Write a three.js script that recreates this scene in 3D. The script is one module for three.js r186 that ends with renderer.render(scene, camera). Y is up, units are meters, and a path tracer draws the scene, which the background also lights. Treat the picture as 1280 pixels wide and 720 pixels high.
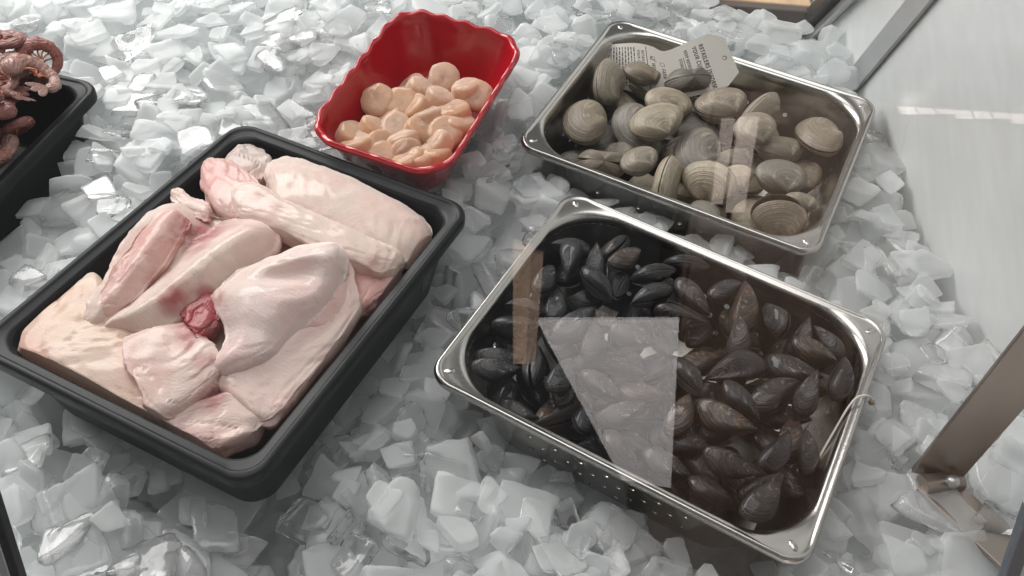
import * as THREE from 'three';
import { mergeGeometries, mergeVertices, toCreasedNormals } from 'three/addons/utils/BufferGeometryUtils.js';
import { RoundedBoxGeometry } from 'three/addons/geometries/RoundedBoxGeometry.js';
import { ImprovedNoise } from 'three/addons/math/ImprovedNoise.js';
import { RectAreaLightUniformsLib } from 'three/addons/lights/RectAreaLightUniformsLib.js';

// ---------------------------------------------------------------- camera, light, exposure
const scene = new THREE.Scene();
const camera = new THREE.PerspectiveCamera(35.91, 1280 / 720, 0.02, 40);
camera.position.set(0, 0.6012, 0);
camera.rotation.set(-0.8551, 0, 0.0829, 'XYZ');
scene.add(camera);
const renderer = new THREE.WebGLRenderer({ antialias: true });
renderer.setSize(1024, 576);
renderer.toneMapping = THREE.LinearToneMapping;
renderer.toneMappingExposure = 1.0;
renderer.shadowMap.enabled = true;
RectAreaLightUniformsLib.init();
scene.background = new THREE.Color(0.15, 0.153, 0.156);           // dim, even fill light from the unseen surroundings

// ---------------------------------------------------------------- helpers
let seed = 20240607;
const rnd = () => { seed = (seed + 0x6D2B79F5) | 0; let t = Math.imul(seed ^ (seed >>> 15), 1 | seed); t = (t + Math.imul(t ^ (t >>> 7), 61 | t)) ^ t; return ((t ^ (t >>> 14)) >>> 0) / 4294967296; };
const rr = (a, b) => a + (b - a) * rnd();
const gauss = () => (rnd() + rnd() + rnd() + rnd() - 2) * 1.0;
const V3 = (x, y, z) => new THREE.Vector3(x, y, z);
const lerp = (a, b, t) => a + (b - a) * t;
const clamp = (x, a, b) => Math.min(b, Math.max(a, x));
const smooth = (a, b, x) => { const t = clamp((x - a) / (b - a), 0, 1); return t * t * (3 - 2 * t); };
const perlin = new ImprovedNoise();
const noise = (x, y, z) => perlin.noise(x + 31.7, y + 11.3, z + 53.1);
const fbm = (x, y, z, n = 4) => { let s = 0, a = 1; for (let i = 0; i < n; i++) { s += a * noise(x, y, z); x *= 2.03; y *= 2.03; z *= 2.03; a *= 0.5; } return s; };
const names = {};
const numbered = (n) => { const k = names[n] = (names[n] ?? -1) + 1; return k ? `${n}_${String(k).padStart(3, '0')}` : n; };
function tag(o, label, category, group, kind) {
  if (label) o.userData.label = label;
  if (category) o.userData.category = category;
  if (group) o.userData.group = group;
  if (kind) o.userData.kind = kind;
  return o;
}
function thing(name, label, category, group) { const g = new THREE.Group(); g.name = numbered(name); scene.add(g); return tag(g, label, category, group); }
function mesh(name, geometry, material, parent) {
  const m = new THREE.Mesh(geometry, material); m.castShadow = m.receiveShadow = true;
  m.name = parent ? name : numbered(name); (parent ?? scene).add(m); return m;
}
// one closed or open skin over rings of equally many points
function skin(rings, { closed = true, capStart = false, capEnd = false, uv = true } = {}) {
  const n = rings[0].length, pos = [], uvs = [], idx = [];
  const cols = closed ? n + 1 : n;
  rings.forEach((ring, i) => { for (let j = 0; j < cols; j++) { const p = ring[j % n]; pos.push(p.x, p.y, p.z); uvs.push(j / (cols - 1), i / (rings.length - 1)); } });
  for (let i = 0; i < rings.length - 1; i++) for (let j = 0; j < cols - 1; j++) { const a = i * cols + j, b = a + 1, c = a + cols, d = c + 1; idx.push(a, b, c, b, d, c); }
  const cap = (i, flip) => {
    const m = V3(0, 0, 0); rings[i].forEach((p) => m.add(p)); m.divideScalar(n);
    const o = pos.length / 3; pos.push(m.x, m.y, m.z); uvs.push(0.5, i ? 1 : 0);
    for (let j = 0; j < cols - 1; j++) { const a = i * cols + j, b = a + 1; flip ? idx.push(o, b, a) : idx.push(o, a, b); }
  };
  if (capStart) cap(0, true);
  if (capEnd) cap(rings.length - 1, false);
  const g = new THREE.BufferGeometry();
  g.setAttribute('position', new THREE.Float32BufferAttribute(pos, 3)); g.setAttribute('uv', new THREE.Float32BufferAttribute(uvs, 2)); g.setIndex(idx);
  g.computeVertexNormals();
  if (closed) { // weld the seam's normals
    const N = g.attributes.normal;
    for (let i = 0; i < rings.length; i++) { const a = i * cols, b = a + cols - 1, v = V3(N.getX(a) + N.getX(b), N.getY(a) + N.getY(b), N.getZ(a) + N.getZ(b)).normalize(); N.setXYZ(a, v.x, v.y, v.z); N.setXYZ(b, v.x, v.y, v.z); }
  }
  return g;
}
const crease = (g, a = 0.6) => toCreasedNormals(g, a);
// rounded rectangle in the x-z plane, four corners of s + 1 points and e points along every side
function roundRect(hw, hd, r, y, s = 10, e = 14) {
  const out = [], c = [[1, 1, 0], [-1, 1, 1], [-1, -1, 2], [1, -1, 3]];
  for (let k = 0; k < 4; k++) {
    const [sx, sz, q] = c[k], cx = sx * (hw - r), cz = sz * (hd - r);
    for (let i = 0; i <= s; i++) { const a = (q + i / s) * Math.PI / 2; out.push(V3(cx + r * Math.cos(a), y, cz + r * Math.sin(a))); }
    const [nx, nz, nq] = c[(k + 1) % 4], a = nq * Math.PI / 2, p0 = out[out.length - 1].clone(), p1 = V3(nx * (hw - r) + r * Math.cos(a), y, nz * (hd - r) + r * Math.sin(a));
    for (let i = 1; i <= e; i++) out.push(p0.clone().lerp(p1, i / (e + 1)));
  }
  return out;
}
function tex(w, h, f, { srgb = false, repeat = [1, 1] } = {}) {
  const d = new Uint8Array(w * h * 4);
  for (let y = 0; y < h; y++) for (let x = 0; x < w; x++) { const c = f(x / w, y / h, x, y), o = (y * w + x) * 4; if (typeof c === 'number') { d[o] = d[o + 1] = d[o + 2] = clamp(c, 0, 1) * 255; } else { d[o] = clamp(c[0], 0, 1) * 255; d[o + 1] = clamp(c[1], 0, 1) * 255; d[o + 2] = clamp(c[2], 0, 1) * 255; } d[o + 3] = 255; }
  const t = new THREE.DataTexture(d, w, h); t.wrapS = t.wrapT = THREE.RepeatWrapping; t.magFilter = THREE.LinearFilter; t.minFilter = THREE.LinearMipmapLinearFilter; t.generateMipmaps = true;
  if (srgb) t.colorSpace = THREE.SRGBColorSpace; t.repeat.set(...repeat); t.needsUpdate = true; return t;
}
// noise that repeats over [0,1) in u and v
const tileNoise = (u, v, f, z = 0, n = 4) => { const a = u * 2 * Math.PI, b = v * 2 * Math.PI, k = f / 6.283; return fbm(Math.cos(a) * k + z, Math.sin(a) * k + Math.cos(b) * k * 1.01, Math.sin(b) * k - z * 1.7, n); };
const std = (o) => new THREE.MeshStandardMaterial(o), phys = (o) => new THREE.MeshPhysicalMaterial(o);
const lin = (r, g, b) => new THREE.Color().setRGB(r, g, b);

// where the trays stand: [x, y, z] of the middle of the rim, turn about y, tilt about x and z
function frame(p, yaw, tx, tz) { const D = Math.PI / 180; return new THREE.Matrix4().makeRotationFromEuler(new THREE.Euler(tx * D, yaw * D, tz * D, 'YXZ')).setPosition(...p); }
const F = {
  mussel: frame([0.1387, -0.0012, -0.469], -25.4, -0.41, -1.05),
  clam: frame([0.1923, 0.0012, -0.7832], -23.73, 1.95, 0.22),
  fish: frame([-0.2361, 0.01, -0.5089], -22.51, -1.74, 0.84),
  scallop: frame([-0.1134, 0.0336, -0.7646], -19.0, 6.8, 0.1),
  shrimp: frame([-0.627, 0.0, -0.625], -12, 0, 0),
};
for (const k in F) F[k].inv = F[k].clone().invert();
const PAN = { hw: 0.1625, hd: 0.1325, depth: 0.1, inset: 0.03 }, TUB = { hw: 0.1375, hd: 0.1728, depth: 0.1, inset: 0.014 }, BOAT = { hw: 0.0775, hd: 0.1105, depth: 0.07, inset: 0.022 };
const BODY = [['mussel', PAN], ['clam', PAN], ['fish', TUB], ['scallop', BOAT], ['shrimp', TUB]];
const tmp = V3(0, 0, 0);
function inTray(x, y, z, pad = 0) {
  for (const [k, b] of BODY) {
    tmp.set(x, y, z).applyMatrix4(F[k].inv);
    const t = clamp(-tmp.y / b.depth, 0, 1), i = tmp.y > -0.012 ? 0 : 0.0085 + b.inset * t * 0.78;
    if (tmp.y > -b.depth && tmp.y < 0.05 && Math.abs(tmp.x) < b.hw - i + pad && Math.abs(tmp.z) < b.hd - i + pad) return true;
  }
  return false;
}
// a height map on which things are laid down one by one
class Pile {
  constructor(x0, x1, z0, z1, cell, f) {
    Object.assign(this, { x0, z0, cell, nx: Math.ceil((x1 - x0) / cell), nz: Math.ceil((z1 - z0) / cell) });
    this.h = new Float32Array(this.nx * this.nz); this.top = new Int32Array(this.nx * this.nz).fill(-1);
    for (let j = 0; j < this.nz; j++) for (let i = 0; i < this.nx; i++) this.h[j * this.nx + i] = f(x0 + (i + 0.5) * cell, z0 + (j + 0.5) * cell);
  }
  // lowest and highest point of a turned mesh over each cell
  spans(pos, idx) {
    const { cell, nx } = this, lo = new Map(), hi = new Map();
    const add = (x, y, z) => { const k = Math.floor(z / cell) * 4096 + Math.floor(x / cell); const a = lo.get(k); if (a === undefined || y < a) lo.set(k, y); const b = hi.get(k); if (b === undefined || y > b) hi.set(k, y); };
    for (let t = 0; t < idx.length; t += 3) {
      const a = idx[t] * 3, b = idx[t + 1] * 3, c = idx[t + 2] * 3;
      const L = Math.max(Math.abs(pos[a] - pos[b]), Math.abs(pos[a + 2] - pos[b + 2]), Math.abs(pos[a] - pos[c]), Math.abs(pos[a + 2] - pos[c + 2]), Math.abs(pos[b] - pos[c]), Math.abs(pos[b + 2] - pos[c + 2]));
      const n = Math.max(1, Math.ceil(L / cell));
      for (let i = 0; i <= n; i++) for (let j = 0; j <= n - i; j++) { const u = i / n, v = j / n, w = 1 - u - v; add(pos[a] * w + pos[b] * u + pos[c] * v, pos[a + 1] * w + pos[b + 1] * u + pos[c + 1] * v, pos[a + 2] * w + pos[b + 2] * u + pos[c + 2] * v); }
    }
    return { lo, hi };
  }
  // height at which that shape rests with its origin over x, z
  rest(s, x, z) {
    const ci = Math.floor((x - this.x0) / this.cell), cj = Math.floor((z - this.z0) / this.cell); let y = -9;
    for (const [k, v] of s.lo) { const dj = Math.floor((k + 2048) / 4096), di = k - dj * 4096, i = ci + di, j = cj + dj; if (i < 0 || j < 0 || i >= this.nx || j >= this.nz) continue; const q = this.h[j * this.nx + i] - v; if (q > y) y = q; }
    return y;
  }
  stamp(s, x, y, z, id) {
    const ci = Math.floor((x - this.x0) / this.cell), cj = Math.floor((z - this.z0) / this.cell);
    for (const [k, v] of s.hi) { const dj = Math.floor((k + 2048) / 4096), di = k - dj * 4096, i = ci + di, j = cj + dj; if (i < 0 || j < 0 || i >= this.nx || j >= this.nz) continue; const o = j * this.nx + i; if (y + v > this.h[o]) { this.h[o] = y + v; this.top[o] = id; } }
  }
}
const turned = (geo, m) => { const p = geo.attributes.position, out = new Float32Array(p.count * 3), v = V3(0, 0, 0); for (let i = 0; i < p.count; i++) { v.fromBufferAttribute(p, i).applyMatrix4(m); out[i * 3] = v.x; out[i * 3 + 1] = v.y; out[i * 3 + 2] = v.z; } return out; };

// ---------------------------------------------------------------- lamps placed out of view
function lamp(name, label, category, pos, target, w, h, power, color, glow) {
  const g = thing(name, label, category); g.position.set(...pos); g.lookAt(...target);   // +z looks at the target
  const body = mesh('housing', new RoundedBoxGeometry(w + 0.04, h + 0.04, 0.05, 2, 0.01), std({ color: lin(0.5, 0.5, 0.5), roughness: 0.6 }), g); body.position.z = -0.03;
  const face = mesh('lamp_diffuser', new THREE.PlaneGeometry(w, h), std({ color: 0x000000, emissive: color, emissiveIntensity: glow, roughness: 1 }), g); face.position.z = 0.0;
  const l = new THREE.RectAreaLight(color, power, w, h); l.position.z = 0.006; l.rotation.y = Math.PI; l.name = 'area_light'; g.add(l);
  return g;
}
lamp('unseen_back_lamp', 'unseen long white lamp at the back left lighting the ice case', 'lamp', [-1.15, 1.05, -1.6], [-0.05, 0, -0.6], 1.7, 0.8, 7.4, lin(1, 0.985, 0.96), 2.0);  // out of view, placed to light the ice from behind and left
lamp('added_overhead_fill', 'added white fill panel out of view above the counter', 'lamp', [-0.25, 1.75, -0.65], [-0.2, 0, -0.62], 1.5, 1.3, 0.9, lin(1, 0.99, 0.975), 2.0);  // added overhead fill that softly lights everything from above

// ---------------------------------------------------------------- ice
const wallX = (z) => 0.447 + (z + 0.5) * 0.1378;                  // face of the end panel
// how high the ice is heaped
function iceLevel(x, z) {
  let h = -0.036;
  h += 0.034 * smooth(-0.62, -0.95, z) + 0.02 * smooth(-0.95, -1.15, z);
  h += 0.03 * Math.exp(-(((x + 0.37) / 0.1) ** 2 + ((z + 0.66) / 0.12) ** 2));
  h -= 0.03 * Math.exp(-(((x - 0.015) / 0.08) ** 2 + ((z + 0.49) / 0.14) ** 2));
  h -= 0.03 * Math.exp(-(((x + 0.5) / 0.1) ** 2 + ((z + 0.58) / 0.09) ** 2));
  h -= 0.012 * smooth(-0.36, -0.2, z);
  h += 0.02 * smooth(0.3, 0.45, x) * smooth(-0.75, -0.4, z);
  { const t = V3(x, -0.03, z).applyMatrix4(F.fish.inv), d = t.x - 0.125; if (d > 0 && d < 0.07) h -= 0.058 * (1 - d / 0.07) * smooth(0.27, 0.2, Math.abs(t.z)); const e = t.z - 0.16; if (e > 0 && e < 0.06) h -= 0.05 * (1 - e / 0.06) * smooth(0.24, 0.16, Math.abs(t.x)); }
  { const t = V3(x, -0.03, z).applyMatrix4(F.mussel.inv), d = t.z - 0.12; if (d > 0 && d < 0.05) h -= 0.03 * (1 - d / 0.05) * smooth(0.18, 0.12, Math.abs(t.x)); }
  return h + 0.008 * noise(x * 9, 0, z * 9);
}
// a lump cut by a few planes with its edges melted round
function iceLump(detail) {
  const a = rr(0.8, 1.3), b = rr(0.7, 1.1), c = rnd() < 0.6 ? rr(0.18, 0.32) : rr(0.32, 0.5), planes = [], k = rnd() < 0.6 ? 4 : rnd() < 0.5 ? 5 : 4, t0 = rr(0, 6.28);
  for (let i = 0; i < k; i++) { const t = t0 + (i + rr(-0.22, 0.22)) / k * 6.283, e = rr(-0.45, 0.45), n = V3(Math.cos(t) * Math.cos(e), Math.sin(e), Math.sin(t) * Math.cos(e)); planes.push([n, Math.hypot(Math.cos(t) * a, Math.sin(t) * b) * (k === 3 ? rr(0.55, 0.75) : rr(0.7, 0.95))]); }
  for (const s of [-1, 1]) planes.push([V3(rr(-0.2, 0.2), s, rr(-0.2, 0.2)).normalize(), c * rr(0.8, 1.1)]);
  if (rnd() < 0.5) planes.push([V3(gauss(), rr(-1, 1) * 1.2, gauss()).normalize(), c * rr(1.2, 2)]);
  const g = mergeVertices(new THREE.IcosahedronGeometry(1, detail).deleteAttribute('normal').deleteAttribute('uv')), p = g.attributes.position, v = V3(0, 0, 0), P = rr(8, 20), o = rr(0, 99), dent = rr(0.02, 0.06), dy = rnd() < 0.5 ? 1 : -1, bend = rr(-0.22, 0.22), bd = rr(0, 3.14);
  for (let i = 0; i < p.count; i++) {
    v.fromBufferAttribute(p, i); v.set(v.x * a, v.y * c, v.z * b).normalize();
    let s = 0; for (const [n, d] of planes) { const q = n.dot(v) / d; if (q > 0) s += q ** P; }
    v.multiplyScalar(s ** (-1 / P));
    const w = Math.atan2(v.z, v.x), q = 1 + 0.06 * noise(v.x * 2.2 + o, v.y * 2.2, v.z * 2.2) + 0.03 * noise(v.x * 6 + o, v.y * 6, v.z * 6) + 0.01 * noise(v.x * 13 + o, v.y * 13, v.z * 13);
    v.x *= q * (1 + 0.05 * noise(Math.cos(w) * 3 + o, Math.sin(w) * 3, 7)); v.z *= q * (1 + 0.05 * noise(Math.cos(w) * 3 + o, Math.sin(w) * 3, 7)); v.y *= q;
    if (v.y * dy > 0) v.y *= 1 - dent * 6 * Math.exp(-(v.x * v.x + v.z * v.z) * 2.2);
    v.y += 0.012 * noise(v.x * 5 + o, 3, v.z * 5) + bend * (v.x * Math.cos(bd) + v.z * Math.sin(bd)) ** 2;
    p.setXYZ(i, v.x, v.y, v.z);
  }
  const uv = new Float32Array(p.count * 2); for (let i = 0; i < p.count; i++) uv.set([p.getX(i) * 0.4 + p.getY(i) * 0.3, p.getZ(i) * 0.4 + p.getY(i) * 0.27], i * 2); g.setAttribute('uv', new THREE.BufferAttribute(uv, 2));
  g.computeVertexNormals(); return g;
}
const iceMats = [
  phys({ name: 'clear_ice', color: lin(0.98, 0.985, 0.985), roughness: 0.1, transmission: 0.95, thickness: 0.01, ior: 1.31, clearcoat: 0.3, clearcoatRoughness: 0.05 }),
  phys({ name: 'frosted_ice', color: lin(0.935, 0.945, 0.945), roughness: 0.6, transmission: 0.82, thickness: 0, ior: 1.31, clearcoat: 1, clearcoatRoughness: 0.07 }),
  phys({ name: 'cloudy_ice', color: lin(0.935, 0.945, 0.945), roughness: 0.74, transmission: 0.74, thickness: 0, ior: 1.31, clearcoat: 1, clearcoatRoughness: 0.1 }),
  phys({ name: 'wet_ice', color: lin(0.96, 0.968, 0.968), roughness: 0.26, transmission: 0.8, thickness: 0.01, ior: 1.31, clearcoat: 0.6, clearcoatRoughness: 0.06 }),
];
{
  const lumps = Array.from({ length: 28 }, () => iceLump(5));
  const bedDepth = (x, z) => iceLevel(x, z) - 0.055;
  // the packed ice below the loose pieces
  const bg = new THREE.PlaneGeometry(1.9, 1.25, 380, 250); bg.rotateX(-Math.PI / 2); bg.translate(-0.05, 0, -0.7);
  const bp = bg.attributes.position; for (let i = 0; i < bp.count; i++) bp.setY(i, (inTray(bp.getX(i), -0.06, bp.getZ(i), 0.01) ? -0.12 : 0) + bedDepth(bp.getX(i), bp.getZ(i)) + 0.012 * noise(bp.getX(i) * 55, 2, bp.getZ(i) * 55) + 0.005 * noise(bp.getX(i) * 140, 7, bp.getZ(i) * 140)); bg.computeVertexNormals();
  const px = new Pile(-0.9, 0.62, -1.3, -0.12, 0.0025, bedDepth);
  const pieces = [], m = new THREE.Matrix4(), e = new THREE.Euler(), q = new THREE.Quaternion();
  const inView = (x, z) => { const p = V3(x, -0.02, z).project(camera); return Math.abs(p.x) < 1.12 && Math.abs(p.y) < 1.16; };
  camera.updateMatrixWorld(true); camera.aspect = 1280 / 720; camera.updateProjectionMatrix();
  let tries = 0;
  while (tries++ < 30000) {
    const x = rr(-0.85, 0.57), z = rr(-1.22, -0.16); if (!inView(x, z) || x > wallX(z) - 0.016 || (x > 0.225 && z < -1.0)) continue;
    const k = Math.floor(rnd() * lumps.length), s = tries < 18000 ? rr(0.017, 0.0265) : rr(0.0115, 0.017), tilt = rnd() < 0.5 ? Math.abs(gauss()) * 0.5 : rr(0.3, 1.35);
    const ax = rr(0, 6.283); q.setFromAxisAngle(V3(Math.cos(ax), 0, Math.sin(ax)), tilt).multiply(new THREE.Quaternion().setFromAxisAngle(V3(0, 1, 0), rr(0, 6.283)));
    m.compose(V3(0, 0, 0), q, V3(s, s * rr(0.8, 1.15), s));
    const pos = turned(lumps[k], m), sp = px.spans(pos, lumps[k].index.array), y = px.rest(sp, x, z) - (tries < 6000 ? 0.013 : 0.009);
    const H = iceLevel(x, z);
    let top = -9; for (let i = 1; i < pos.length; i += 3) top = Math.max(top, pos[i]);
    if (y + top * 0.6 > H + 0.010 * rnd()) continue;
    let hit = false; for (let i = 0; i < pos.length && !hit; i += 9) hit = inTray(x + pos[i], y + pos[i + 1], z + pos[i + 2], 0.001);
    if (hit) continue;
    px.stamp(sp, x, y, z, pieces.length);
    m.setPosition(x, y, z); pieces.push({ k, m: m.clone(), x, y, z, mat: [0, 0, 0, 0, 3, 3, 3, 3, 3, 1, 1, 1, 1, 1, 1, 1, 1, 2, 2, 2][Math.floor(rnd() * 20)] });
  }
  // which pieces show largest
  const area = new Float32Array(pieces.length);
  for (let j = 0; j < px.nz; j++) for (let i = 0; i < px.nx; i++) {
    const o = j * px.nx + i, t = px.top[o]; if (t < 0) continue;
    const x = px.x0 + (i + 0.5) * px.cell, z = px.z0 + (j + 0.5) * px.cell, y = px.h[o], P = V3(x, y, z).project(camera);
    if (Math.abs(P.x) > 1 || Math.abs(P.y) > 1 || inTray(x, y + 0.03, z, -0.004)) continue;
    area[t] += 1 / (x * x + (y - 0.6) ** 2 + z * z);
  }
  const order = [...pieces.keys()].sort((a, b) => area[b] - area[a]), single = new Set(order.slice(0, 300));
  const LAB = ['clear melting lump of ice loose on the ice bed', 'frosted translucent lump of ice loose on the ice bed', 'cloudy whitish lump of ice loose on the ice bed', 'wet glossy half-clear lump of ice loose on the ice bed'];
  const rest = [];
  pieces.forEach((p, i) => {
    if (single.has(i)) { const o = mesh('ice_piece', lumps[p.k], iceMats[p.mat]); o.applyMatrix4(p.m); tag(o, LAB[p.mat], 'ice', ['clear lumps of ice', 'frosted lumps of ice', 'cloudy lumps of ice', 'wet lumps of ice'][p.mat]); }
    else rest.push(lumps[p.k].clone().applyMatrix4(p.m));
  });
  console.log('ice', pieces.length, 'in view', order.filter((i) => area[i] > 0).length, 'tries', tries);
  if (rest.length) tag(mesh('ice_heap', mergeGeometries(rest), iceMats[1]), 'heap of small translucent ice lumps filling the case', 'ice', null, 'stuff');
  const bed = mesh('ice_bed', bg, phys({ color: lin(0.935, 0.945, 0.945), roughness: 0.6 })); tag(bed, 'packed ice under the loose lumps', 'ice', null, 'structure');
}

// ---------------------------------------------------------------- steel pans
const scratch = tex(512, 512, (u, v) => 0.5 + 0.28 * tileNoise(u * 1, v, 5, 3, 2) + 0.16 * Math.sin(v * 512 * 1.7 + 3 * noise(u * 8, v * 90, 1)) * noise(u * 6, v * 160, 4));
const steel = phys({ name: 'stainless_steel', color: lin(0.47, 0.455, 0.43), metalness: 1, roughness: 0.25, roughnessMap: null, bumpMap: scratch, bumpScale: 0.00012 });
function steelPan(name, label, f) {
  const { hw, hd, depth, inset } = PAN, g = thing(name, label, 'steel pan'); f.decompose(g.position, g.quaternion, g.scale);
  const R = (i, r, y) => roundRect(hw - i, hd - i, r, y, 12, 16);
  const cornerLift = (ring, h) => ring.map((p) => { const c = Math.max(0, Math.abs(p.x) / hw + Math.abs(p.z) / hd - 1.62) / 0.3; return p.setY(p.y + h * smooth(0, 1, c)); });
  mesh('rim', skin([R(0.0012, 0.02, -0.0085), R(0, 0.02, -0.006), R(-0.0004, 0.02, -0.003), R(0.0008, 0.02, -0.0002), R(0.0022, 0.02, 0.0006), R(0.0034, 0.021, -0.0002), R(0.0044, 0.022, -0.0012),
    cornerLift(R(0.006, 0.03, -0.0016), 0.001), cornerLift(R(0.0076, 0.046, -0.002), 0.0014), R(0.0092, 0.052, -0.0036), R(0.0104, 0.054, -0.007), R(0.011, 0.054, -0.012)]), steel, g);
  for (const [sx, sz] of [[1, 1], [1, -1], [-1, 1], [-1, -1]]) {
    const k = new THREE.SphereGeometry(0.0034, 16, 10); k.scale(1.5, 0.55, 0.9); k.rotateY(Math.atan2(-sz * 1, sx)); k.translate(sx * (hw - 0.0145), -0.0018, sz * (hd - 0.0145)); mesh('corner_stud', k, steel, g);
  }
  const y0 = -0.012, y1 = -depth, i0 = 0.011, i1 = 0.011 + inset * 0.8, r0 = 0.054, r1 = 0.04;
  const wall = (alongX, s, half0, half1, off0, off1) => {
    const L = Math.hypot(off0 - off1, y0 - y1), sh = new THREE.Shape([[-half0, 0], [half0, 0], [half1, -L], [-half1, -L]].map((a) => new THREE.Vector2(...a)));
    for (let row = 0; row < 4; row++) for (let c = -4; c <= 4; c++) { const hx = (c + (row % 2 ? 0.5 : 0)) * 0.0235, hy = -0.032 - row * 0.0165; if (Math.abs(hx) < half1 - 0.006 && -hy < L - 0.004) { const h = new THREE.Path(); h.absarc(hx, hy, 0.0027, 0, 6.2832, true); sh.holes.push(h); } }
    const w = new THREE.ExtrudeGeometry(sh, { depth: 0.0008, bevelEnabled: false, curveSegments: 10 });
    const up = V3(0, y0 - y1, off0 - off1).normalize(), B = new THREE.Matrix4().makeBasis(V3(1, 0, 0), up, V3(1, 0, 0).cross(up)); w.applyMatrix4(B); w.translate(0, y0, off0);
    w.rotateY(alongX ? (s > 0 ? 0 : Math.PI) : s * Math.PI / 2); mesh('side_wall', w, steel, g);
  };
  for (const s of [1, -1]) { wall(true, s, hw - i0 - r0, hw - i1 - r1, hd - i0, hd - i1); wall(false, s, hd - i0 - r0, hd - i1 - r1, hw - i0, hw - i1); }
  for (let k = 0; k < 4; k++) {
    const ring = (i, r, y) => { const c = [[1, 1], [-1, 1], [-1, -1], [1, -1]][k]; return Array.from({ length: 11 }, (_, j) => { const a = (k + j / 10) * Math.PI / 2; return V3(c[0] * (hw - i - r) + r * Math.cos(a), y, c[1] * (hd - i - r) + r * Math.sin(a)); }); };
    mesh('corner_wall', skin([ring(i0, r0, y0), ring((i0 + i1) / 2, (r0 + r1) / 2, (y0 + y1) / 2), ring(i1, r1, y1)], { closed: false }), steel, g);
  }
  const fs = new THREE.Shape(roundRect(hw - i1 - 0.0002, hd - i1 - 0.0002, r1, 0, 8, 2).map((p) => new THREE.Vector2(p.x, p.z))), fg = new THREE.ExtrudeGeometry(fs, { depth: 0.001, bevelEnabled: false }); fg.rotateX(Math.PI / 2); fg.translate(0, y1, 0);
  mesh('floor_plate', fg, steel, g);
  return g;
}
steelPan('steel_pan', 'perforated stainless steel pan full of dark mussels', F.mussel);
steelPan('steel_pan', 'perforated stainless steel pan holding grey clams and a paper tag', F.clam);

// ---------------------------------------------------------------- black plastic tubs
const plasticGrain = tex(256, 256, (u, v) => 0.5 + 0.5 * tileNoise(u, v, 60, 1, 3));
const blackPlastic = phys({ name: 'black_plastic', color: lin(0.012, 0.013, 0.014), roughness: 0.4, specularIntensity: 0.42, bumpMap: plasticGrain, bumpScale: 0.00006 });
function tub(name, label, f) {
  const { hw, hd, depth, inset } = TUB, g = thing(name, label, 'plastic tub'); f.decompose(g.position, g.quaternion, g.scale);
  const R = (i, r, y) => roundRect(hw - i, hd - i, r, y, 12, 10);
  mesh('rim', skin([R(0.0015, 0.022, -0.0135), R(0.0002, 0.023, -0.012), R(0, 0.023, -0.0045), R(0.0006, 0.023, -0.0018), R(0.0022, 0.022, -0.0002), R(0.005, 0.021, 0.0002), R(0.0068, 0.02, -0.001), R(0.0078, 0.02, -0.0022), R(0.0125, 0.021, -0.0026), R(0.0145, 0.022, -0.0036), R(0.0156, 0.023, -0.006)]), blackPlastic, g);
  const body = mesh('body', skin([R(0.0105, 0.022, -0.0134), R(0.0118, 0.022, -0.015), R(0.013 + inset * 0.9, 0.024, -depth + 0.006), R(0.0155 + inset, 0.024, -depth), R(0.03 + inset, 0.018, -depth - 0.0005)], { capEnd: true }), blackPlastic, g);
  mesh('inner_wall', skin([R(0.0156, 0.023, -0.006), R(0.0166, 0.023, -0.012), R(0.016 + inset * 0.9, 0.024, -depth + 0.012), R(0.02 + inset, 0.022, -depth + 0.005), R(0.04 + inset, 0.014, -depth + 0.0035)], { capEnd: true }), blackPlastic, g);
  return g;
}
const fishTub = tub('plastic_tub', 'black plastic tub heaped with raw white fish fillets', F.fish);
tub('plastic_tub', 'black plastic tub of pink shrimp', F.shrimp);

// ---------------------------------------------------------------- red tray with a fluted rim
{
  const { hw, hd, depth, inset } = BOAT, g = thing('plastic_tray', 'glossy red plastic tray with wavy rim holding scallops', 'plastic tray'); F.scallop.decompose(g.position, g.quaternion, g.scale);
  const red = phys({ name: 'red_plastic', color: lin(0.40, 0.004, 0.012), roughness: 0.22, clearcoat: 0.5, clearcoatRoughness: 0.12 });
  const ring = (i, r, y, wave) => { const p = roundRect(hw - i, hd - i, r, y, 40, 110), n = p.length; let L = 0; const d = p.map((a, j) => { const s = L; L += a.distanceTo(p[(j + 1) % n]); return s; });
    return p.map((a, j) => { const w = Math.sin(d[j] / L * 6.28318 * 25), c = a.clone().setY(0).normalize(); return V3(a.x + c.x * wave * 0.0007 * w, y + wave * 0.0010 * w, a.z + c.z * wave * 0.0007 * w); }); };
  mesh('rim', skin([ring(0.0008, 0.038, -0.0075, 0.8), ring(-0.0012, 0.038, -0.0055, 1), ring(-0.0014, 0.038, -0.002, 1), ring(0.0004, 0.038, 0.0006, 1), ring(0.0028, 0.038, 0.0006, 1), ring(0.0044, 0.037, -0.0016, 0.9), ring(0.0056, 0.036, -0.006, 0.7)]), red, g);
  mesh('wall', skin([ring(0.0056, 0.036, -0.006, 0.7), ring(0.0075, 0.035, -0.016, 0.35), ring(0.006 + inset * 0.8, 0.032, -depth + 0.01, 0.15), ring(0.008 + inset, 0.03, -depth + 0.002, 0), ring(0.016 + inset, 0.026, -depth, 0)], { capEnd: true }), red, g);
  mesh('outer_wall', skin([ring(0.0036, 0.037, -0.007, 0.7), ring(0.006, 0.036, -0.016, 0.5), ring(0.0045 + inset * 0.8, 0.032, -depth + 0.008, 0.3), ring(0.0065 + inset, 0.03, -depth - 0.001, 0), ring(0.016 + inset, 0.026, -depth - 0.0025, 0)], { capEnd: true }), red, g);
}

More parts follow.
